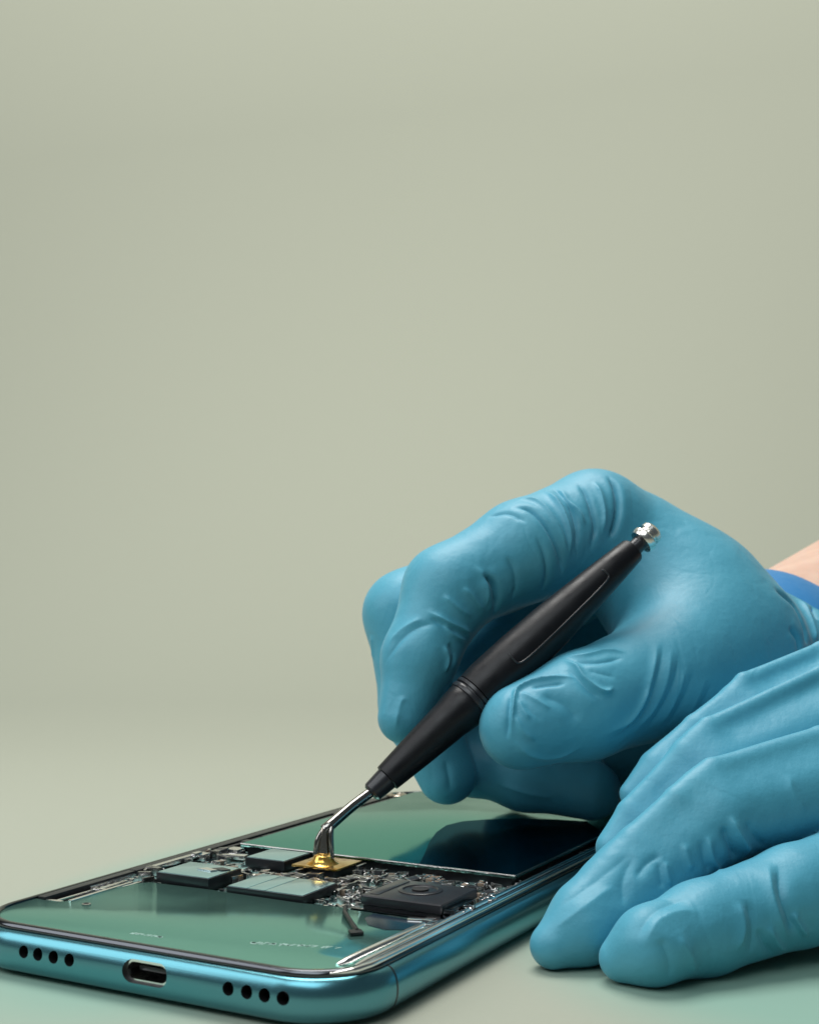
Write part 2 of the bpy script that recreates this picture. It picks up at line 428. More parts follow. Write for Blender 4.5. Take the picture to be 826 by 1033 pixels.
# main board with its chips
mb = MB(); mb.prism([(-72.8, 35.8), (-1.3, 35.8), (-1.3, 70), (-72.8, 70)], 6.45, 6.9, 0)
board = mb.build('circuit_board', M['pcb'], phone)
def chip(a0, a1, b0, b1, z0, z1, top=True, grooves=(), name='chip', lab=None, mtop='chip'):
    mb = MB()
    mb.box(a0, a1, b0, b1, z0, z1 - .12, 0, bev=.12)
    i = .25
    xs = [a0 + i] + list(grooves) + [a1 - i]
    for x, y in zip(xs, xs[1:]):
        mb.box(x + (.09 if x != xs[0] else 0), y - (.09 if y != xs[-1] else 0), b0 + i, b1 - i, z1 - .3, z1, 1, bev=.08)
    o = mb.build(name, [M['black'], M[mtop]], board)
    if lab: o['label'] = lab
    return o
chip(-63.2, -51.2, 36.3, 46.5, 7.7, 9.7)
mb = MB(); mb.box(-62.6, -51.8, 36.9, 46, 6.85, 7.75, bev=.1); mb.build('chip_socket', M['black'], board)
chip(-57.4, -48.2, 56.3, 65.6, 7.5, 9.4)
chip(-47.0, -30.6, 36.0, 47.4, 7.5, 8.95, grooves=(-42.6, -38.8), lab='wide flat chip with two grooves in its top')
mb = MB(); mb.box(-46.4, -31.2, 36.5, 47, 6.85, 7.55, bev=.1); mb.build('chip_socket', M['black'], board)
mb = MB(); mb.box(-56.8, -48.8, 56.9, 65, 6.85, 7.55, bev=.1); mb.build('chip_socket', M['black'], board)
# loose silvery shield shard lying on the first chip
mb = MB()
mb.prism([(-57.5, 41.2), (-54.2, 40.9), (-53.4, 42.0), (-56.4, 42.8)], 9.75, 9.95)
mb.prism([(-55.4, 42.9), (-52.6, 42.2), (-51.6, 43.6), (-54.0, 44.4)], 9.72, 9.9, 1)
mb.build('shield_shard', [M['chrome'], M['black']], board)

# gold contact plate with amber flux bead, being soldered
mb = MB(); mb.box(-46.2, -36.0, 55.8, 65.2, 8.75, 9.15, bev=.18); mb.box(-45.2, -37, 56.6, 64.4, 6.85, 8.75, 1, bev=.1)
gp = mb.build('gold_contact', [M['gold'], M['black']], board)
TA = P(326, 866, 263.0) - O
ta, tb = TA @ U, TA @ V
print('tip local', ta, tb, TA[2])
mb = MB(); mb.lathe([(0, 3.3), (.25, 3.0), (.6, 2.3), (1.1, 2.0), (1.7, 1.75), (2.1, 1.0)], (ta, tb, 9.1), (ta + .6, tb - .3, 20), 32)
mb.build('flux_bead', M['bead'], board)

# camera module
mb = MB()
mb.box(-20.4, -4.6, 38.2, 52.0, 8.1, 9.9, 0, bev=.5, seg=3)
mb.box(-20.0, -5.0, 38.6, 51.6, 7.3, 8.1, 0, bev=.1)
mb.lathe([(-.3, 3.9), (.12, 3.9), (.25, 3.6), (.25, 3.1), (.05, 2.9)], (-12.8, 46.0, 9.9), (-12.8, 46, 12), 40, 0)
mb.box(-19.2, -17.5, 39.5, 50.8, 9.7, 10.0, 0, bev=.1)
cam_mod = mb.build('camera_module', [M['black_panel']], board)
mb = MB(); mb.lathe([(0, 1.5), (.25, 1.5), (.3, 1.2)], (-12.8, 46, 9.95), (-12.8, 46, 12), 28); mb.build('camera_lens', M['hole'], board)
mb = MB()
mb.box(-4.5, -3.4, 38.6, 48, 7.0, 9.0, bev=.15); mb.box(-4.4, -2.3, 38.3, 39.2, 7.2, 9.2, bev=.15)
mb.build('camera_clip', M['dark_chrome'], board)
mb = MB(); mb.box(-21.5, -3.5, 36.9, 38.0, 7.3, 7.75, bev=.1); mb.box(-31, -21.5, 35.6, 36.4, 7.3, 7.7, bev=.1)
mb.build('board_edge', M['dark_chrome'], board)
mb = MB()
mb.box(-5.9, -3.6, 33.5, 36.2, 7.6, 8.5, bev=.3); mb.box(-8.8, -5.0, 33.6, 35.4, 7.7, 8.3, bev=.3, rz=.3)
mb.box(-3.9, -2.6, 30.6, 35, 7.7, 8.6, bev=.2)
mb.build('corner_clip', M['chrome'], board)
# navy patch and thin flat cable on the cover panel
mb = MB(); mb.prism([(-15.6, 34.6), (-15.2, 31.0), (-12.6, 27.8), (-8.8, 26.6), (-5.0, 28.5), (-4.4, 33.4)], 7.962, 8.02)
mb.build('navy_patch', M['navy'], cover)
mb = MB()
mb.tube([(-21.4, 35.2, 8.3), (-19.5, 31.8, 8.35), (-15.4, 27.0, 8.3), (-11.6, 22.6, 8.25)], [.42, .4, .4, .5], 10)
mb.box(-12.5, -10.3, 20.8, 23.0, 7.97, 8.6, bev=.25, rz=.75)
mb.build('thin_cable', M['black_soft'], phone)

# battery panel
BT = [(-66.0, 66.8), (-4.0, 66.4), (-3.9, 141), (-6, 143.6), (-64, 143.6), (-66, 141.6)]
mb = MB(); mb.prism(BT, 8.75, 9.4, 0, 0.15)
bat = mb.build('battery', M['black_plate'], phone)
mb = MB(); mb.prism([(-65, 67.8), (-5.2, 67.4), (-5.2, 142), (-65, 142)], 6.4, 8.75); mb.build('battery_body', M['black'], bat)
mb = MB()
for (x, y), (x2, y2) in zip(BT[:2], BT[1:3]):
    mb.tube([(x, y, 9.28), (x2, y2, 9.28)], .17, 8)
mb.build('battery_edge', M['steel'], bat)

def bl(px, py):
    q = P(px, py, (CH - 9.4) * F / (py - HY)) - O
    return (float(q @ U), float(q @ V))
hand_reflection = [(-4.25, 66.7), (-4.2, 112.0)] + [bl(*p) for p in ((592, 829), (560, 827), (525, 826), (490, 827), (466, 829), (450, 833), (440, 840), (433, 850), (428, 862), (423, 872))] 
hand_reflection.append((hand_reflection[-1][0] + .2, 67.0))
mb = MB(); mb.prism(hand_reflection, 9.404, 9.43); mb.build('painted_reflection', M['hand_reflection'], bat)  # the hand's dark reflection, painted as a thin flat patch on the panel

# rails down both long sides
mb = MB()
mb.tube([(-5.0, 6.0, 8.0), (-4.4, 7.5, 8.1), (-4.2, 31.0, 8.1)], [.3, .75, .7], 16)
mb.build('side_rail', M['chrome'], phone)
mb = MB()
mb.tube([(-2.3, 6.5, 8.05), (-2.2, 10, 8.1), (-2.2, 139, 8.1)], [.3, .6, .5], 16)
mb.build('side_rail', M['chrome'], phone)
mb = MB()
mb.tube([(-3.5, 32, 7.6), (-3.5, 139, 7.6)], .42, 12)
mb.build('side_rail', M['steel'], phone)
mb = MB()
mb.box(-72.9, -71.0, 40, 141, 6.8, 8.38, bev=.15)
mb.box(-70.4, -69.4, 60, 138, 6.6, 8.1, bev=.12)
mb.build('side_rail', M['black'], phone)
mb = MB()
mb.box(-71.2, -70.0, 44.5, 57, 7.6, 8.5, bev=.2); mb.box(-70.4, -67.4, 56, 58.4, 7.4, 8.8, bev=.3); mb.box(-69.5, -68.3, 54.8, 57, 8.4, 9.2, bev=.2)
mb.build('antenna_bracket', M['chrome'], phone)
mb = MB()
mb.box(-67.5, -64.5, 63.5, 66.3, 7.2, 8.7, bev=.25); mb.box(-66.5, -61, 60.5, 62.5, 7.4, 8.3, bev=.2, rz=.15)
mb.build('antenna_bracket', M['chrome'], phone)
mb = MB()
for k in range(9):
    b = 72 + k * 7.3; mb.box(-70.0, -67.2 - random.random(), b, b + random.uniform(2, 5), 6.8, random.uniform(8.0, 8.8), bev=.2)
mb.build('button_flex', M['black'], phone)
# far corner: front camera ring
mb = MB()
mb.lathe([(0, 2.6), (.7, 2.6), (1.0, 2.1), (1.0, 1.4), (.7, 1.3)], (-70.0, 139.5, 8.0), (-70.0, 139.5, 12), 28)
mb.build('front_camera', M['warm_steel'], phone)
# small surface parts: a few prototypes, then copies
def bit(name, sx, sy, sz, mats, ends):
    mb = MB(); mb.box(-sx / 2, sx / 2, -sy / 2, sy / 2, 0, sz, 0, bev=.06)
    if ends:
        for s in (-1, 1): mb.box(s * sx / 2 - .28, s * sx / 2 + .28, -sy / 2 - .04, sy / 2 + .04, -.01, sz + .05, 1, bev=.08)
    return mb.build(name, mats, board)
protos = [bit('capacitor', 1.7, .9, .9, [M['ceramic'], M['chrome']], True),
          bit('resistor', 1.3, .7, .5, [M['black'], M['chrome']], True),
          bit('coil', 2.2, 1.8, 1.1, [M['black_panel'], M['steel']], True),
          bit('solder_contact', .9, .8, .6, [M['chrome']], False),
          bit('shield_clip', 2.6, .45, 1.2, [M['steel']], False)]
used = set()
blocks = [(-63.4, -51, 36, 46.7), (-57.6, -48, 56, 65.8), (-47.2, -30.4, 35.8, 47.6), (-46.4, -35.8, 55.6, 65.4), (-20.6, -3.3, 38, 52.2)]
def place(k, a, b, rz, z=6.9, sc=1.0):
    p = protos[k]; o = p if k not in used else p.copy()
    if k in used: col.objects.link(o)
    used.add(k); o.parent = board
    o.location = (a * S, b * S, z * S); o.rotation_euler = (random.uniform(-.12, .12), random.uniform(-.12, .12), rz); o.scale = (sc, sc, sc * random.uniform(.8, 1.5))
counts = [0] * 5
def scatter(n, a0, a1, b0, b1, kinds, z=6.9):
    got = 0; tries = 0
    while got < n and tries < n * 30:
        tries += 1
        a, b = random.uniform(a0, a1), random.uniform(b0, b1)
        if any(x0 - .6 < a < x1 + .6 and y0 - .6 < b < y1 + .6 for x0, x1, y0, y1 in blocks): continue
        k = random.choice(kinds)
        if counts[k] >= 98: continue
        counts[k] += 1
        place(k, a, b, random.choice((0, 0, 0, math.pi / 2, math.pi / 2, math.pi / 2, random.uniform(0, 3))), z, random.uniform(.75, 1.25)); got += 1
def spring(sd):
    rn = random.Random(sd); mb = MB()
    mb.tube(smooth_path([(0, 0, 0), (rn.uniform(.3, .9), rn.uniform(-.5, .5), rn.uniform(.3, .7)), (rn.uniform(1, 1.8), rn.uniform(-.6, .6), rn.uniform(.3, .8)), (2.2, rn.uniform(-.4, .4), 0)], 5), .11, 8)
    return mb.build('contact_spring', M['steel'], board)
protos += [spring(1), spring(2), spring(3)]; counts += [0, 0, 0]
scatter(22, -47, -21, 47.5, 56, (5, 6, 7)); scatter(12, -35, -21, 55.5, 65.5, (5, 6, 7)); scatter(10, -62, -47, 47.2, 55.8, (5, 6, 7)); scatter(12, -20, -4, 52.6, 65.5, (5, 6, 7)); scatter(8, -30, -20.5, 36.6, 48, (5, 6, 7)); scatter(8, -72, -64.5, 44, 64, (5, 6, 7))
scatter(40, -64, -47, 47.2, 55.8, (0, 1, 3, 3, 4))
scatter(22, -72, -57.8, 47, 66, (0, 2, 3, 4))
scatter(75, -47.5, -21, 48, 55.5, (0, 0, 1, 2, 3, 3, 4))
scatter(48, -35, -21, 55.5, 65.5, (0, 1, 2, 3, 4))
scatter(42, -30, -21, 36.8, 49, (0, 1, 3, 3, 4))
scatter(55, -21, -3.5, 52.6, 65.5, (0, 0, 1, 2, 3, 4))
scatter(8, -51, -47.3, 36.5, 47, (1, 3, 4))
scatter(30, -3.9, -3.2, 50, 110, (1, 3, 3, 1), 7.2)
scatter(14, -3.0, -2.4, 36, 58, (1, 3), 7.9)
scatter(10, -72, -64.5, 35.5, 45, (3, 4, 1), 7.0)

# ------------------------------------------------------------------ soldering tool
tipW = P(326, 866, 263.0); bendW = P(324, 838, 263.5); ferW = P(380, 795, 271.0); knobW = P(655, 539, 290.0)
tool = thing('soldering_tool', 'black pen-shaped soldering tool with bent steel tip held in the upper hand', 'soldering tool', tuple(ferW * S))
LT = np.linalg.norm(knobW - ferW); ax = (knobW - ferW) / LT
fo = lambda p: tuple(np.array(p) - ferW)
def along(s): return tuple(ax * s)
print('tool length', LT)
# distances along the tool measured on the photo: collar at .335, taper end .87, knob 1
prof = [(-1.6, 1.7), (-1.2, 2.1), (1.5, 2.35), (3.2, 2.45)]
mb = MB(); mb.lathe(prof, (0, 0, 0), along(10), 40); mb.build('ferrule', M['black_panel'], tool)
c = .330 * LT
mb = MB(); mb.lathe([(2.6, 2.2), (2.9, 2.9), (4, 3.0), (12, 3.65), (20, 4.2), (c - 3.0, 4.65), (c - .9, 4.75), (c - .5, 4.6)], (0, 0, 0), along(10), 56)
mb.build('front_grip', M['black_soft'], tool)
mb = MB(); mb.lathe([(c - .8, 4.4), (c - .6, 4.95), (c - .1, 5.05), (c + .35, 4.95), (c + .5, 4.5), (c + .75, 4.5), (c + .85, 5.0), (c + 1.5, 5.05), (c + 1.7, 4.6)], (0, 0, 0), along(10), 56)
mb.build('collar', M['black_panel'], tool)
mb = MB(); mb.lathe([(c + 1.5, 4.5), (c + 1.8, 5.0), (c + 5, 5.25), (.5 * LT, 5.2), (.62 * LT, 4.85), (.74 * LT, 4.15), (.86 * LT, 3.35), (.93 * LT, 2.8), (.936 * LT, 2.5)], (0, 0, 0), along(10), 64)
body = mb.build('handle', M['black_soft'], tool)
# oval inlay outline raised along the side that faces the near thumb
toward = Vector((0.25, -0.86, 0.45)); axv = Vector(ax)
nrm = (toward - axv * toward.dot(axv)).normalized(); side = axv.cross(nrm)
def rad_at(s):
    xs = [c + 1.8, c + 5, .5 * LT, .62 * LT, .74 * LT, .86 * LT, .905 * LT]; rs = [5.0, 5.25, 5.2, 4.85, 4.15, 3.35, 3.0]
    return float(np.interp(s, xs, rs))
loop = []
s0, s1, hw = .47 * LT, .82 * LT, .40
sg = 1 if side.z < 0 else -1
for t in np.linspace(-0.12 * math.pi * sg, 1.08 * math.pi * sg, 90):
    cs, sn = math.cos(t), math.sin(t)
    e = 0.35
    s = (s0 + s1) / 2 + (s1 - s0) / 2 * math.copysign(abs(cs) ** e, cs); an = hw * math.copysign(abs(sn) ** e, sn)
    r = rad_at(s)
    loop.append(axv * s + (nrm * math.cos(an) + side * math.sin(an)) * (r + .02))
mb = MB(); mb.tube(loop, .2, 8); mb.build('inlay_outline', M['black_panel'], body)
mb = MB(); mb.lathe([(.925 * LT, 1.75), (.96 * LT, 1.7), (.975 * LT, 1.7)], (0, 0, 0), along(10), 32); mb.build('rear_rod', M['black_panel'], tool)
k0 = .965 * LT
mb = MB(); mb.lathe([(k0, 2.0), (k0 + .1, 2.7), (k0 + .6, 2.95), (k0 + 1.5, 2.95), (k0 + 1.9, 2.6), (k0 + 2.1, 2.2), (k0 + 2.5, 2.2), (k0 + 2.7, 2.55), (k0 + 3.6, 2.5), (k0 + 4.2, 1.9), (k0 + 4.4, .9)], (0, 0, 0), along(10), 40)
mb.build('end_knob', M['knob'], tool)
pth = smooth_path([np.array(fo(ferW)) - ax * 0.2, np.array(fo(P(356, 813, 268))), np.array(fo(P(334, 832, 264.4))), np.array(fo(P(327, 838, 263.8)))], 8)
nn = len(pth)
mb = MB(); mb.tube(pth, [1.0 + .15 * i / nn for i in range(nn)], 24)
mb.tube(smooth_path([fo(P(340, 826, 265)), fo(P(328, 836, 263.9)), fo(P(321.5, 846, 263.4)), fo(P(319.5, 855, 263.2)), fo(P(319, 866, 263.1))], 6), .62, 14)
mb.tube(smooth_path([fo(P(336, 829, 264.5)), fo(P(334, 838, 263.2)), fo(P(334, 850, 262.6)), fo(P(334.5, 866, 262.4))], 6), .5, 14)
mb.build('tip', M['steel_tip'], tool)
mb = MB(); mb.lathe([(0, 1.45), (2.5, 1.2), (5.2, .9), (6.2, .5)], fo(P(326.5, 866, 263.6)), fo(P(327.5, 830, 263.9)), 28)
mb.build('tip_sleeve', M['warm_steel'], tool)

# ------------------------------------------------------------------ gloved hands: signed-distance surfaces
class Field:
    def __init__(self, lo, hi, h):
        self.lo = np.array(lo, float); self.h = h
        self.n = np.ceil((np.array(hi) - self.lo) / h).astype(int) + 1
        self.f = np.full(self.n, 40.0, np.float32)
    def region(self, lo, hi):
        i0 = np.clip(np.floor((np.array(lo) - self.lo) / self.h).astype(int), 0, self.n - 1)
        i1 = np.clip(np.ceil((np.array(hi) - self.lo) / self.h).astype(int) + 1, 1, self.n)
        return tuple(slice(a, b) for a, b in zip(i0, i1)), [(self.lo[k] + self.h * np.arange(i0[k], i1[k])).astype(np.float32) for k in range(3)]

def round_cone(X, Y, Z, a, b, r1, r2):
    ba = (b - a).astype(np.float32); l2 = float(ba @ ba); rr = r1 - r2
    a2 = l2 - rr * rr
    if a2 <= 1e-6:
        return np.minimum(np.sqrt((X - a[0]) ** 2 + (Y - a[1]) ** 2 + (Z - a[2]) ** 2) - r1, np.sqrt((X - b[0]) ** 2 + (Y - b[1]) ** 2 + (Z - b[2]) ** 2) - r2)
    il2 = 1.0 / l2
    px, py, pz = X - a[0], Y - a[1], Z - a[2]
    y = px * ba[0] + py * ba[1] + pz * ba[2]; z = y - l2
    x2 = (px * l2 - ba[0] * y) ** 2 + (py * l2 - ba[1] * y) ** 2 + (pz * l2 - ba[2] * y) ** 2
    y2 = y * y * l2; z2 = z * z * l2
    k = np.sign(rr) * rr * rr * x2
    d3 = (np.sqrt(np.maximum(x2 * a2 * il2, 0)) + y * rr) * il2 - r1
    d1 = np.sqrt(np.maximum(x2 + z2, 0)) * il2 - r2
    d2 = np.sqrt(np.maximum(x2 + y2, 0)) * il2 - r1
    return np.where(np.sign(z) * a2 * z2 > k, d1, np.where(np.sign(y) * a2 * y2 < k, d2, d3)).astype(np.float32)

def smin(a, b, k):
    h = np.maximum(k - np.abs(a - b), 0) / k
    return np.minimum(a, b) - h * h * k * 0.25

def add_chain(fd, pts, k_in=3.0, k_far=1.0, k_root=6.0, root_r=16.0, ridge=None):
    """pts: list of (point, radius). One finger, blended to the rest strongly at its root and weakly further out"""
    pad = 8 + k_root
    A = np.array([p for p, r in pts]); R = np.array([r for p, r in pts])
    lo = (A - R[:, None]).min(0) - pad; hi = (A + R[:, None]).max(0) + pad
    sl, (x, y, z) = fd.region(lo, hi)
    X, Y, Z = x[:, None, None], y[None, :, None], z[None, None, :]
    g = None
    for (p, r), (q, r2) in zip(pts, pts[1:]):
        d = round_cone(X, Y, Z, p, q, r, r2)
        g = d if g is None else smin(g, d, k_in)
    if ridge:
        e = None
        for p, q in zip(ridge, ridge[1:]):
            d = round_cone(X, Y, Z, p, q, .8, .8)
            e = d if e is None else smin(e, d, 1.0)
        g = smin(g, e, 6.0)
    root = pts[0][0]
    dr = np.sqrt((X - root[0]) ** 2 + (Y - root[1]) ** 2 + (Z - root[2]) ** 2)
    k = (k_far + (k_root - k_far) * np.exp(-(dr / root_r) ** 2)).astype(np.float32)
    fd.f[sl] = smin(fd.f[sl], g, k)

def surface_nets(fd):
    f = fd.f; nx, ny, nz = f.shape
    ins = f < 0
    c = [ins[i:nx - 1 + i, j:ny - 1 + j, k:nz - 1 + k] for i in (0, 1) for j in (0, 1) for k in (0, 1)]
    s = np.zeros((nx - 1, ny - 1, nz - 1), np.uint8)
    for a in c: s += a
    act = (s > 0) & (s < 8)
    idx = np.full(act.shape, -1, np.int64); cells = np.argwhere(act); idx[act] = np.arange(len(cells))
    acc = np.zeros((len(cells), 3)); cnt = np.zeros(len(cells))
    I, J, K = cells.T
    corners = [(i, j, k) for i in (0, 1) for j in (0, 1) for k in (0, 1)]
    val = {q: f[I + q[0], J + q[1], K + q[2]] for q in corners}
    for a in corners:
        for d in range(3):
            if a[d]: continue
            b = list(a); b[d] = 1; b = tuple(b)
            va, vb = val[a], val[b]; m = (va < 0) != (vb < 0)
            t = np.where(m, va / np.where(m, va - vb, 1), 0)
            p = np.tile(np.array(a, float), (len(cells), 1)); p[:, d] = t
            acc[m] += p[m]; cnt[m] += 1
    verts = (cells + acc / cnt[:, None]) * fd.h + fd.lo
    quads = []
    for d in range(3):
        e1, e2 = [(1, 2), (2, 0), (0, 1)][d]
        a = ins; sh = [slice(None)] * 3; sh2 = [slice(None)] * 3
        sh[d] = slice(0, -1); sh2[d] = slice(1, None)
        A, B = a[tuple(sh)], a[tuple(sh2)]
        for pos in (True, False):
            m = (A & ~B) if pos else (~A & B)
            e = np.argwhere(m)
            ok = (e[:, e1] > 0) & (e[:, e2] > 0) & (e[:, e1] < f.shape[e1] - 1) & (e[:, e2] < f.shape[e2] - 1); e = e[ok]
            def cell(o1, o2):
                q = e.copy(); q[:, e1] -= o1; q[:, e2] -= o2; return idx[q[:, 0], q[:, 1], q[:, 2]]
            q4 = np.stack([cell(1, 1), cell(0, 1), cell(0, 0), cell(1, 0)], 1)
            quads.append(q4 if pos else q4[:, ::-1])
    return verts, np.concatenate(quads)

def trilinear(fd, p):
    q = (p - fd.lo) / fd.h; i = np.clip(np.floor(q).astype(int), 0, fd.n - 2); t = q - i; out = 0
    for a in (0, 1):
        for b in (0, 1):
            for c_ in (0, 1):
                w = (t[:, 0] if a else 1 - t[:, 0]) * (t[:, 1] if b else 1 - t[:, 1]) * (t[:, 2] if c_ else 1 - t[:, 2])
                out = out + w * fd.f[i[:, 0] + a, i[:, 1] + b, i[:, 2] + c_]
    return out
def grad(fd, p, e=0.6):
    g = np.stack([trilinear(fd, p + np.eye(3)[k] * e) - trilinear(fd, p - np.eye(3)[k] * e) for k in range(3)], 1)
    return g / np.maximum(np.linalg.norm(g, axis=1, keepdims=True), 1e-6)

_rs = np.random.RandomState(4); _lat = _rs.rand(64, 64, 64).astype(np.float32)
def vnoise(p):
    i = np.floor(p).astype(int); t = p - i; t = t * t * (3 - 2 * t); out = 0
    for a in (0, 1):
        for b in (0, 1):
            for c_ in (0, 1):
                w = (t[:, 0] if a else 1 - t[:, 0]) * (t[:, 1] if b else 1 - t[:, 1]) * (t[:, 2] if c_ else 1 - t[:, 2])
                out = out + w * _lat[(i[:, 0] + a) % 64, (i[:, 1] + b) % 64, (i[:, 2] + c_) % 64]
    return out - 0.5

def laplace(verts, quads, it, lam=0.5):
    E = np.concatenate([quads[:, [0, 1]], quads[:, [1, 2]], quads[:, [2, 3]], quads[:, [3, 0]]])
    n = len(verts); deg = np.bincount(E[:, 0], minlength=n) + np.bincount(E[:, 1], minlength=n)
    for _ in range(it):
        out = np.zeros_like(verts)
        for k in range(verts.shape[1]):
            out[:, k] = np.bincount(E[:, 0], verts[E[:, 1], k], n) + np.bincount(E[:, 1], verts[E[:, 0], k], n)
        verts = verts * (1 - lam) + lam * out / np.maximum(deg, 1)[:, None]
    return verts

def subdivide(v, q):
    n = len(v)
    E = np.concatenate([q[:, [0, 1]], q[:, [1, 2]], q[:, [2, 3]], q[:, [3, 0]]]); E.sort(axis=1)
    key = E[:, 0].astype(np.int64) * n + E[:, 1]
    u, inv = np.unique(key, return_inverse=True)
    mid = 0.5 * (v[u // n] + v[u % n]); cen = v[q].mean(1); m = len(q)
    e = [n + inv[k * m:(k + 1) * m] for k in range(4)]; c_ = n + len(u) + np.arange(m)
    out = np.concatenate([np.stack([q[:, k], e[k], c_, e[k - 1]], 1) for k in range(4)])
    return np.concatenate([v, mid, cen]), out

def glove_mesh(name, fd, creases, parent, origin, loose=0.35, seed=0, gain=1.35):
    v, q = surface_nets(fd)
    v = laplace(v, q, 2)
    for _ in range(2): v = v - grad(fd, v) * trilinear(fd, v)[:, None]
    v = laplace(v, q, 1)
    bvh = BVHTree.FromPolygons([tuple(p) for p in v], [tuple(int(i) for i in f) for f in q])
    v, q = subdivide(v, q)
    v = v - grad(fd, v) * trilinear(fd, v)[:, None]
    v = laplace(v, q, 2)
    N = grad(fd, v, 0.8)
    disp = np.zeros(len(v))
    eye = Vector((0, 0, CH))
    for pts, amp, wid in creases:
        path = []
        for p in smooth_path([np.array(p, float) for p in pts], 6):
            d = Vector(tuple(P(p[0], p[1], 300.0))) - eye
            hit = bvh.ray_cast(eye, d.normalized())
            if hit[0] is not None: path.append(np.array(hit[0]))
        if len(path) < 3: continue
        # drop jumps onto another finger
        keep = [path[0]]
        for p in path[1:]:
            if np.linalg.norm(p - keep[-1]) < 7: keep.append(p)
        path = np.array(keep)
        if len(path) < 3: continue
        lo, hi = path.min(0) - 3 * wid, path.max(0) + 3 * wid
        sel = np.where(np.all((v > lo) & (v < hi), axis=1))[0]
        if not len(sel): continue
        p = v[sel]; best = np.full(len(sel), 1e9); tt = np.zeros(len(sel)); m = len(path) - 1
        for k in range(m):
            a, ab = path[k], path[k + 1] - path[k]
            t = np.clip(((p - a) @ ab) / max(ab @ ab, 1e-9), 0, 1)
            d = np.linalg.norm(p - a - t[:, None] * ab, axis=1)
            u = d < best; best[u] = d[u]; tt[u] = (k + t[u]) / m
        env = np.clip(np.minimum(tt, 1 - tt) * 4, 0, 1); env = env * env * (3 - 2 * env)
        x = best / wid
        # a fold: narrow ridge (or groove) flanked by a shallow opposite swell
        disp[sel] += gain * amp * env * (1.0 * np.exp(-np.abs(x * 2.1) ** 1.3) + 0.45 * np.exp(-x * x) - 0.35 * np.exp(-(x / 2.3) ** 2))
    nz = vnoise(v / 13.0 + seed) + vnoise(v / 6.0 + seed + 7) * 0.2
    # stray hairline creases of the thin film, gathered in patches
    w1 = vnoise(v * [1 / 9.0, 1 / 9.0, 1 / 14.0] + seed + 3) + 0.25 * vnoise(v / 3.0 + seed); mk = np.clip(vnoise(v / 16.0 + seed + 11) * 4 + 0.1, 0, 1)
    nz = nz - 0.10 * mk * np.exp(-(w1 / 0.028) ** 2)
    v = v + N * (disp + loose * nz)[:, None]
    v = laplace(v, q, 1, 0.15)
    me = bpy.data.meshes.new(name)
    vv = ((v - origin) * S).astype(np.float32)
    me.vertices.add(len(vv)); me.vertices.foreach_set('co', vv.ravel())
    me.loops.add(q.size); me.loops.foreach_set('vertex_index', q.ravel().astype(np.int32))
    me.polygons.add(len(q)); me.polygons.foreach_set('loop_start', np.arange(0, q.size, 4, dtype=np.int32))
    me.polygons.foreach_set('use_smooth', np.ones(len(q), bool))
    me.update(calc_edges=True); me.validate()
    me.materials.append(M['glove'])
    o = bpy.data.objects.new(name, me); col.objects.link(o); o.parent = parent
    return o

def ellipse_tube(name, stations, m, parent, origin, n=64, wob=0.0, closed_ends=True, seed=0):
    """stations: (centre, axis dir, side half-width, up half-height) ; side is horizontal across the arm"""
    rnd = np.random.RandomState(seed); ph = rnd.rand(8) * 6.28
    vs, fs = [], []
    for j, (c_, d, w, h) in enumerate(stations):
        d = d / np.linalg.norm(d); up = np.array([0, 0, 1.0]); sd = np.cross(d, up); sd /= np.linalg.norm(sd); up = np.cross(sd, d)
        for k in range(n):
            t = 2 * math.pi * k / n
            r = 1 + wob * (math.sin(3 * t + ph[0]) + .7 * math.sin(5 * t + ph[1] + j * .4) + .5 * math.sin(8 * t + ph[2] - j * .6)) / 40
            p = c_ + sd * math.cos(t) * w * r + up * math.sin(t) * h * r
            vs.append(tuple((p - origin) * S))
    for j in range(len(stations) - 1):
        for k in range(n): fs.append((j * n + k, j * n + (k + 1) % n, (j + 1) * n + (k + 1) % n, (j + 1) * n + k))
    if closed_ends: fs += [tuple(range(n))[::-1], tuple(range((len(stations) - 1) * n, len(stations) * n))]
    o = link_mesh(name, vs, fs, m, parent, True); fix_normals(o)
    return o

# ---- upper hand: right hand seen from its thumb side, holding the tool
wr1, wr2 = P(785, 680, 326), P(752, 690, 356)
C0 = P(766, 689, 344); dA = np.array([0.68, 0.72, 0.10]); dA /= np.linalg.norm(dA)
handA_o = P(815, 660, 335)
handA = thing('gloved_hand', 'blue gloved hand pinching the black soldering tool above the phone', 'gloved hand', tuple(handA_o * S))
fd = Field(P(335, 840, 300) * [1, 0, 1] + [0, 262, -6], [116, 392, 96], GRID)
idx = [(P(598, 530, 314), 12.4), (P(528, 556, 303), 11.0), (P(453, 596, 296), 9.6), (P(423, 664, 290), 7.6), (P(407, 724, 285.5), 5.5)]
mid = [(P(604, 540, 334), 12.0), (P(500, 575, 322), 10.0), (P(411, 619, 313), 9.6), (P(421, 715, 307), 8.0), (P(451, 782, 303), 6.6)]
rng = [(P(622, 560, 350), 11.5), (P(530, 620, 340), 9.5), (P(440, 690, 330), 8.8), (P(474, 767, 314), 7.6), (P(530, 783, 308), 7.4), (P(596, 798, 305), 6.7)]
lit = [(P(650, 590, 362), 10.5), (P(570, 660, 356), 8.5), (P(500, 720, 348), 7.8), (P(520, 775, 334), 7.0), (P(585, 780, 325), 6.2)]
thb = [(P(742, 660, 308), 14.0), (P(672, 682, 293), 13.2), (P(588, 712, 279.5), 10.6), (P(526, 733, 274.0), 8.6)]
k_palm = dict(k_in=8.0, k_far=8.0, k_root=8.0)
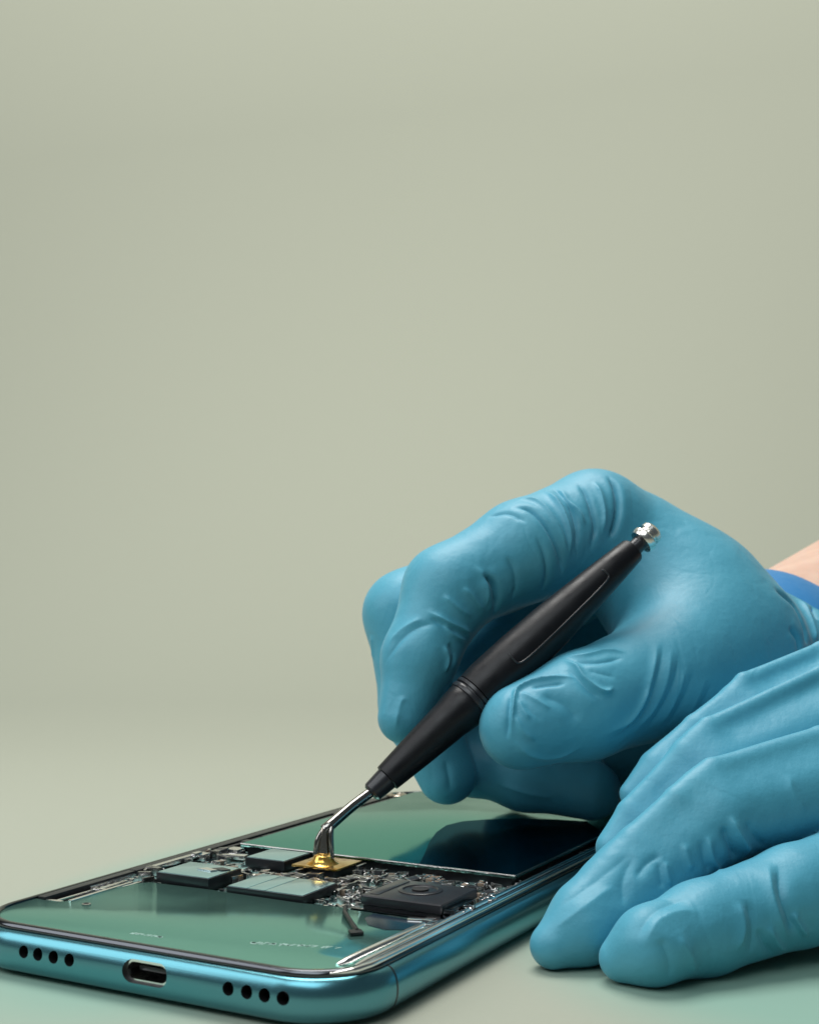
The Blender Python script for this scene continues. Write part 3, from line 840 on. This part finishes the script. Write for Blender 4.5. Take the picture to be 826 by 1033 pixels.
for chain in ([(P(600, 532, 316), 12.4), (P(690, 606, 318), 14.5), (wr1, 14.0)], [(P(610, 545, 335), 12.4), (wr1, 14.0)],
              [(P(625, 562, 350), 12.0), (wr2, 16.0)], [(P(652, 592, 361), 11.0), (wr2, 16.0)],
              [(P(672, 680, 296), 12.0), (P(700, 620, 312), 15), (P(640, 560, 322), 13)], [(P(700, 655, 305), 14.0), (wr1, 14.0)],
              [(P(690, 660, 345), 13), (wr2, 16.0)],
              [(wr1, 14.0), (wr1 + dA * 22, 14.0)], [(wr2, 15.5), (wr2 + dA * 22, 16.0)], [(P(715, 695, 352), 16), (P(676, 755, 350), 14)], [(P(676, 755, 350), 13.5), (P(632, 772, 346), 10.5)], [(P(505, 742, 326), 8), (P(640, 750, 340), 12)]):  # last chain: unseen filler added inside the fist to block light
    add_chain(fd, chain, **k_palm)
add_chain(fd, thb, k_root=14.0, root_r=30.0)
for ch in (lit, rng, mid, idx): add_chain(fd, ch)
def clip_plane(fd, c_, d, off):
    ax_ = [(fd.lo[k] + fd.h * np.arange(fd.n[k])).astype(np.float32) for k in range(3)]
    pl = (ax_[0][:, None, None] - c_[0]) * d[0] + (ax_[1][None, :, None] - c_[1]) * d[1] + (ax_[2][None, None, :] - c_[2]) * d[2] - off
    fd.f = -smin(-fd.f, -pl.astype(np.float32), 1.5)
clip_plane(fd, C0, dA, -7.5)
CA = [  # traced folds: points in the photograph, height (mm, + ridge, - groove), half width (mm)
    ([(515, 511), (534, 514), (549, 528), (560, 547), (566, 566), (566, 582)], -1.0, 1.1),
    ([(520, 503), (540, 505), (554, 518), (566, 540), (572, 562)], 0.7, 1.0),
    ([(490, 522), (512, 518), (532, 528)], -0.4, 0.9),
    ([(545, 492), (559, 503), (568, 518), (574, 540), (573, 566)], 0.8, 1.0),
    ([(552, 489), (567, 500), (577, 516), (582, 538), (580, 560)], -0.7, 0.9),
    ([(563, 492), (573, 506), (583, 517), (590, 532)], 0.7, 0.9),
    ([(582, 486), (592, 501), (597, 516), (600, 535), (594, 557)], -0.9, 1.0),
    ([(598, 484), (606, 500), (609, 520), (606, 542)], 0.6, 1.2),
    ([(612, 478), (621, 494), (623, 513), (619, 533), (613, 546)], -1.3, 1.1),
    ([(540, 540), (549, 560), (551, 580), (546, 597)], -0.5, 0.9),
    ([(486, 578), (497, 589), (501, 604), (499, 620)], -1.4, 1.1),
    ([(478, 570), (488, 582), (492, 598), (490, 614)], 0.35, 1.3),
    ([(510, 560), (518, 575), (520, 592), (516, 606)], -0.35, 1.2),
    ([(430, 616), (449, 626), (466, 634), (476, 640)], 0.65, 0.9),
    ([(433, 622), (449, 632), (464, 640)], -0.4, 0.9),
    ([(446, 628), (460, 642), (478, 650)], 0.5, 1.0),
    ([(446, 600), (460, 611), (477, 624)], 0.45, 1.1),
    ([(466, 592), (478, 603), (490, 620)], 0.4, 1.1),
    ([(386, 672), (404, 646), (424, 632), (446, 629)], -0.3, 1.3),
    ([(392, 650), (408, 634), (428, 623)], 0.35, 1.4),
    ([(452, 648), (458, 660), (456, 674)], -0.5, 0.9),
    ([(447, 650), (452, 664), (449, 680)], 0.4, 0.8),
    ([(398, 738), (403, 714), (408, 701)], 0.3, 1.3),
    ([(564, 664), (580, 672), (589, 684), (601, 694), (612, 698), (620, 692)], 0.8, 0.9),
    ([(570, 672), (582, 684), (594, 697), (610, 706)], -0.35, 1.2),
    ([(566, 663), (589, 662), (611, 657), (632, 658)], 0.55, 1.0),
    ([(578, 667), (604, 668), (630, 663)], -0.45, 1.1),
    ([(592, 676), (606, 680), (622, 684)], -0.2, 1.2),
    ([(586, 683), (560, 684), (538, 688), (523, 695), (519, 704), (517, 722), (515, 750)], 0.75, 0.7),
    ([(516, 697), (513, 720), (511, 748)], -0.4, 0.9),
    ([(534, 694), (552, 691), (572, 690)], -0.45, 0.9),
    ([(521, 697), (540, 706), (556, 716)], 0.3, 1.0),
    ([(521, 703), (528, 716), (535, 727)], 0.3, 0.9),
    ([(519, 720), (527, 737), (541, 748)], 0.4, 1.2),
    ([(525, 709), (538, 720), (548, 728)], -0.12, 1.2),
    ([(545, 700), (570, 712), (585, 730)], -0.45, 2.4),
    ([(518, 745), (535, 762), (560, 764), (590, 752)], 0.35, 1.2),
    ([(606, 744), (634, 727), (651, 702), (660, 672), (664, 645)], 0.4, 1.3),
    ([(612, 748), (641, 730), (657, 704), (666, 672), (669, 645)], -0.3, 1.2),
    ([(640, 738), (660, 714), (673, 685), (678, 648)], 0.28, 1.4),
    ([(650, 738), (668, 714), (681, 685), (685, 655)], -0.3, 1.3),
    ([(664, 736), (682, 704), (693, 672)], 0.25, 1.5),
    ([(672, 736), (690, 704), (701, 674)], -0.2, 1.4),
    ([(690, 732), (703, 706), (713, 680)], 0.15, 1.6),
    ([(697, 730), (710, 706), (720, 684)], -0.12, 1.6),
    ([(620, 742), (645, 716), (656, 690)], 0.3, 0.8),
    ([(779, 592), (799, 610), (810, 632), (814, 652)], -1.3, 1.5),
    ([(786, 590), (806, 606), (818, 630), (822, 652)], 0.9, 1.4),
    ([(795, 632), (804, 644), (807, 660)], -0.8, 1.3),
    ([(796, 592), (816, 608), (826, 626)], -0.7, 1.3),
    ([(375, 640), (378, 680), (384, 720)], 0.3, 1.2),
    ([(449, 765), (452, 782), (455, 800)], -0.3, 1.4),
    ([(500, 790), (530, 800), (560, 806)], 0.3, 1.2),
]
glove_mesh('glove', fd, CA, handA, handA_o, 0.30, 1, 1.05)
def forearm(parent, origin, c0, d, w, h, rise):
    st = []
    for s_, k in ((-9, .86), (8, .92), (12, .95), (18, 1.0), (30, 1.08), (50, 1.2), (80, 1.36), (120, 1.52), (150, 1.58), (270, 1.72)):
        st.append((c0 + d * s_ + np.array([0, 0, rise * max(0, s_ - 8) / 100]), d, w * k, h * k))
    return ellipse_tube('forearm', st, M['skin'], parent, origin, 64, 0.25)
def cuff(parent, origin, c0, d, w, h, s0, wide):
    st = []
    for k in range(11):
        t = k / 10; e = 1 + 0.055 * math.sin(math.pi * t) ** 0.7
        st.append((c0 + d * (s0 + wide * t), d, w * e, h * e))
    return ellipse_tube('cuff', st, M['cuff'], parent, origin, 80, 0.35, closed_ends=True, seed=3)
forearm(handA, handA_o, C0 + np.array([-4.0, 0, 0]), dA, 28.5, 22.6, 4)
cuff(handA, handA_o, C0 + np.array([-3.0, 0, 0.3]), dA, 32.0, 26.8, -12.0, 21.0)

# ---- lower hand: left hand steadying the phone, four bent fingers towards the camera
handB_o = P(900, 800, 255)
handB = thing('gloved_hand', 'blue gloved hand with fingertips resting on the table beside the phone', 'gloved hand', tuple(handB_o * S))
fe = Field([12, 200, -1], [152, 325, 62], GRID)
li = [(P(930, 862, 246), 10.0), (P(803, 904, 231), 8.3), (P(708, 937, 222.5), 7.4), (P(658, 954, 216.0), 6.0), (P(628, 967, 217.0), 3.8)]
ri = [(P(905, 778, 258), 9.8), (P(722, 827, 241), 7.7), (P(637, 900, 234), 7.6), (P(588, 936, 227.0), 5.9), (P(558, 954, 224.5), 3.9)]
mi = [(P(890, 718, 272), 9.5), (P(720, 784, 258), 7.6), (P(664, 842, 254), 6.7), (P(634, 873, 250), 5.3)]
ix = [(P(900, 686, 288), 9.4), (P(762, 734, 275), 7.5), (P(684, 795, 268), 7.0), (P(648, 845, 262), 5.4)]
th = [(P(1000, 760, 300), 13.0), (P(880, 800, 304), 10.5), (P(780, 800, 302), 9.0), (P(700, 822, 298), 7.6)]
wl1, wl2 = P(1120, 745, 300), P(1160, 800, 266)
C1 = P(1180, 765, 290); dB = np.array([0.92, 0.33, 0.12]); dB /= np.linalg.norm(dB)
for chain in ([li[0], (wl2, 16)], [ri[0], (wl2, 17)], [mi[0], (wl1, 17)], [ix[0], (wl1, 16)], [th[0], (wl1, 16)], [(P(960, 790, 262), 13), (wl1, 16)],
              [(wl1, 16), (wl1 + dB * 30, 17)], [(wl2, 16), (wl2 + dB * 30, 17)]):
    add_chain(fe, chain, **k_palm)
# the glove is stretched into a taut edge along the back of each bent finger
RC, RB, RA = [[P(*p) for p in pts] for pts in (
    [(900, 722, 258), (826, 740, 251), (717, 773, 241), (680, 803, 237), (637, 845, 234), (602, 884, 231), (582, 906, 229)],
    [(890, 656, 272), (826, 677, 268), (713, 731, 258), (687, 757, 256), (632, 817, 252), (612, 850, 250)],
    [(890, 631, 288), (826, 653, 284), (749, 685, 275), (736, 701, 274), (698, 729, 271), (656, 769, 267), (632, 798, 264)])]
for ch, rg in ((th, None), (ix, RA), (mi, RB), (ri, RC), (li, None)): add_chain(fe, ch, k_in=2.0, k_far=0.5, root_r=12.0, ridge=rg)
clip_plane(fe, C1, dB, 4.0)
CB = [
    ([(714, 842), (718, 866), (728, 882)], 0.5, 1.1), ([(708, 846), (711, 868), (718, 884)], -0.35, 1.2),
    ([(736, 822), (747, 845), (758, 862)], 0.7, 1.4), ([(728, 832), (737, 852), (745, 870)], -0.9, 1.4), ([(752, 826), (762, 844), (772, 856)], -0.5, 1.5),
    ([(671, 868), (673, 882), (676, 896)], 0.3, 1.1), ([(664, 868), (666, 884), (668, 898)], -0.25, 1.2), ([(690, 850), (694, 866), (698, 880)], 0.3, 1.2),
    ([(640, 862), (628, 890), (630, 925)], -0.35, 2.0), ([(560, 918), (600, 890), (640, 858)], -0.2, 1.6), ([(556, 940), (590, 915), (622, 892)], 0.25, 1.6),
    ([(640, 952), (652, 928), (672, 913), (700, 906)], -0.3, 1.9), ([(648, 960), (662, 932), (682, 921), (706, 920)], 0.3, 1.7),
    ([(664, 946), (674, 966), (676, 992)], -0.4, 1.7), ([(682, 944), (696, 964), (702, 986)], 0.35, 1.7),
    ([(744, 908), (750, 936), (742, 962)], 0.45, 1.6), ([(752, 906), (760, 938), (756, 964)], -0.4, 1.6),
    ([(784, 868), (788, 900), (796, 924), (808, 946)], -0.8, 1.6), ([(776, 868), (778, 900), (786, 928), (796, 950)], 0.5, 1.6),
    ([(800, 920), (806, 934), (816, 946)], 0.7, 1.0), ([(764, 936), (772, 954), (782, 966)], -0.5, 1.2), ([(774, 934), (784, 952), (795, 962)], 0.5, 1.0),
    ([(795, 780), (800, 800), (815, 820)], 0.3, 2.0),
    ([(640, 888), (652, 872), (668, 862)], -0.35, 1.2),
]
glove_mesh('glove', fe, CB, handB, handB_o, 0.13, 5, 0.95)
forearm(handB, handB_o, C1, dB, 26.5, 22, 0)
cuff(handB, handB_o, C1, dB, 26.5, 22.5, 1.5, 6.0)

# ------------------------------------------------------------------ lamps and camera
def area(name, loc, target, w, h, power, colr=(1, 1, 1)):
    l = bpy.data.lights.new(name, 'AREA'); l.shape = 'RECTANGLE'; l.size = w * S; l.size_y = h * S; l.energy = power; l.color = colr
    o = bpy.data.objects.new(name, l); col.objects.link(o)
    o.location = Vector(loc) * S
    o.rotation_euler = (Vector(target) * S - o.location).to_track_quat('-Z', 'Y').to_euler()
    return o
area('overhead_softbox', (-40, 450, 652), (60, 270, 30), 420, 340, 4.3, (1.0, 0.985, 0.95))
area('side_softbox', (-560, 160, 430), (20, 270, 20), 420, 480, 1.7, (0.95, 0.98, 1.0))
area('front_softbox', (-160, -120, 560), (60, 280, 30), 460, 360, 1.7, (0.90, 0.97, 1.0))
area('added_backdrop_lamp', (40, 402, 826), (40, 1200, 1020), 1900, 400, 15.6, (1.0, 0.985, 0.95))  # unseen lamp added to even out the backdrop's brightness
w = bpy.data.worlds.new('World'); scene.world = w; w.use_nodes = True
w.node_tree.nodes['Background'].inputs[0].default_value = (0.75, 0.92, 1.0, 1)
w.node_tree.nodes['Background'].inputs[1].default_value = 0.09

cam = bpy.data.cameras.new('camera'); co = bpy.data.objects.new('camera', cam); col.objects.link(co)
co.location = (0, 0, CH * S); co.rotation_euler = (math.pi / 2, 0, 0)
cam.sensor_fit = 'HORIZONTAL'; cam.sensor_width = 36; cam.lens = 36 * F / 826
cam.shift_y = (HY - 516.5) / 826
cam.dof.use_dof = True; cam.dof.focus_distance = 0.245; cam.dof.aperture_fstop = 50
cam.clip_start = 0.005; cam.clip_end = 20
scene.camera = co
scene.view_settings.view_transform = 'Standard'; scene.view_settings.look = 'None'
scene.view_settings.exposure = 0; scene.view_settings.gamma = 1
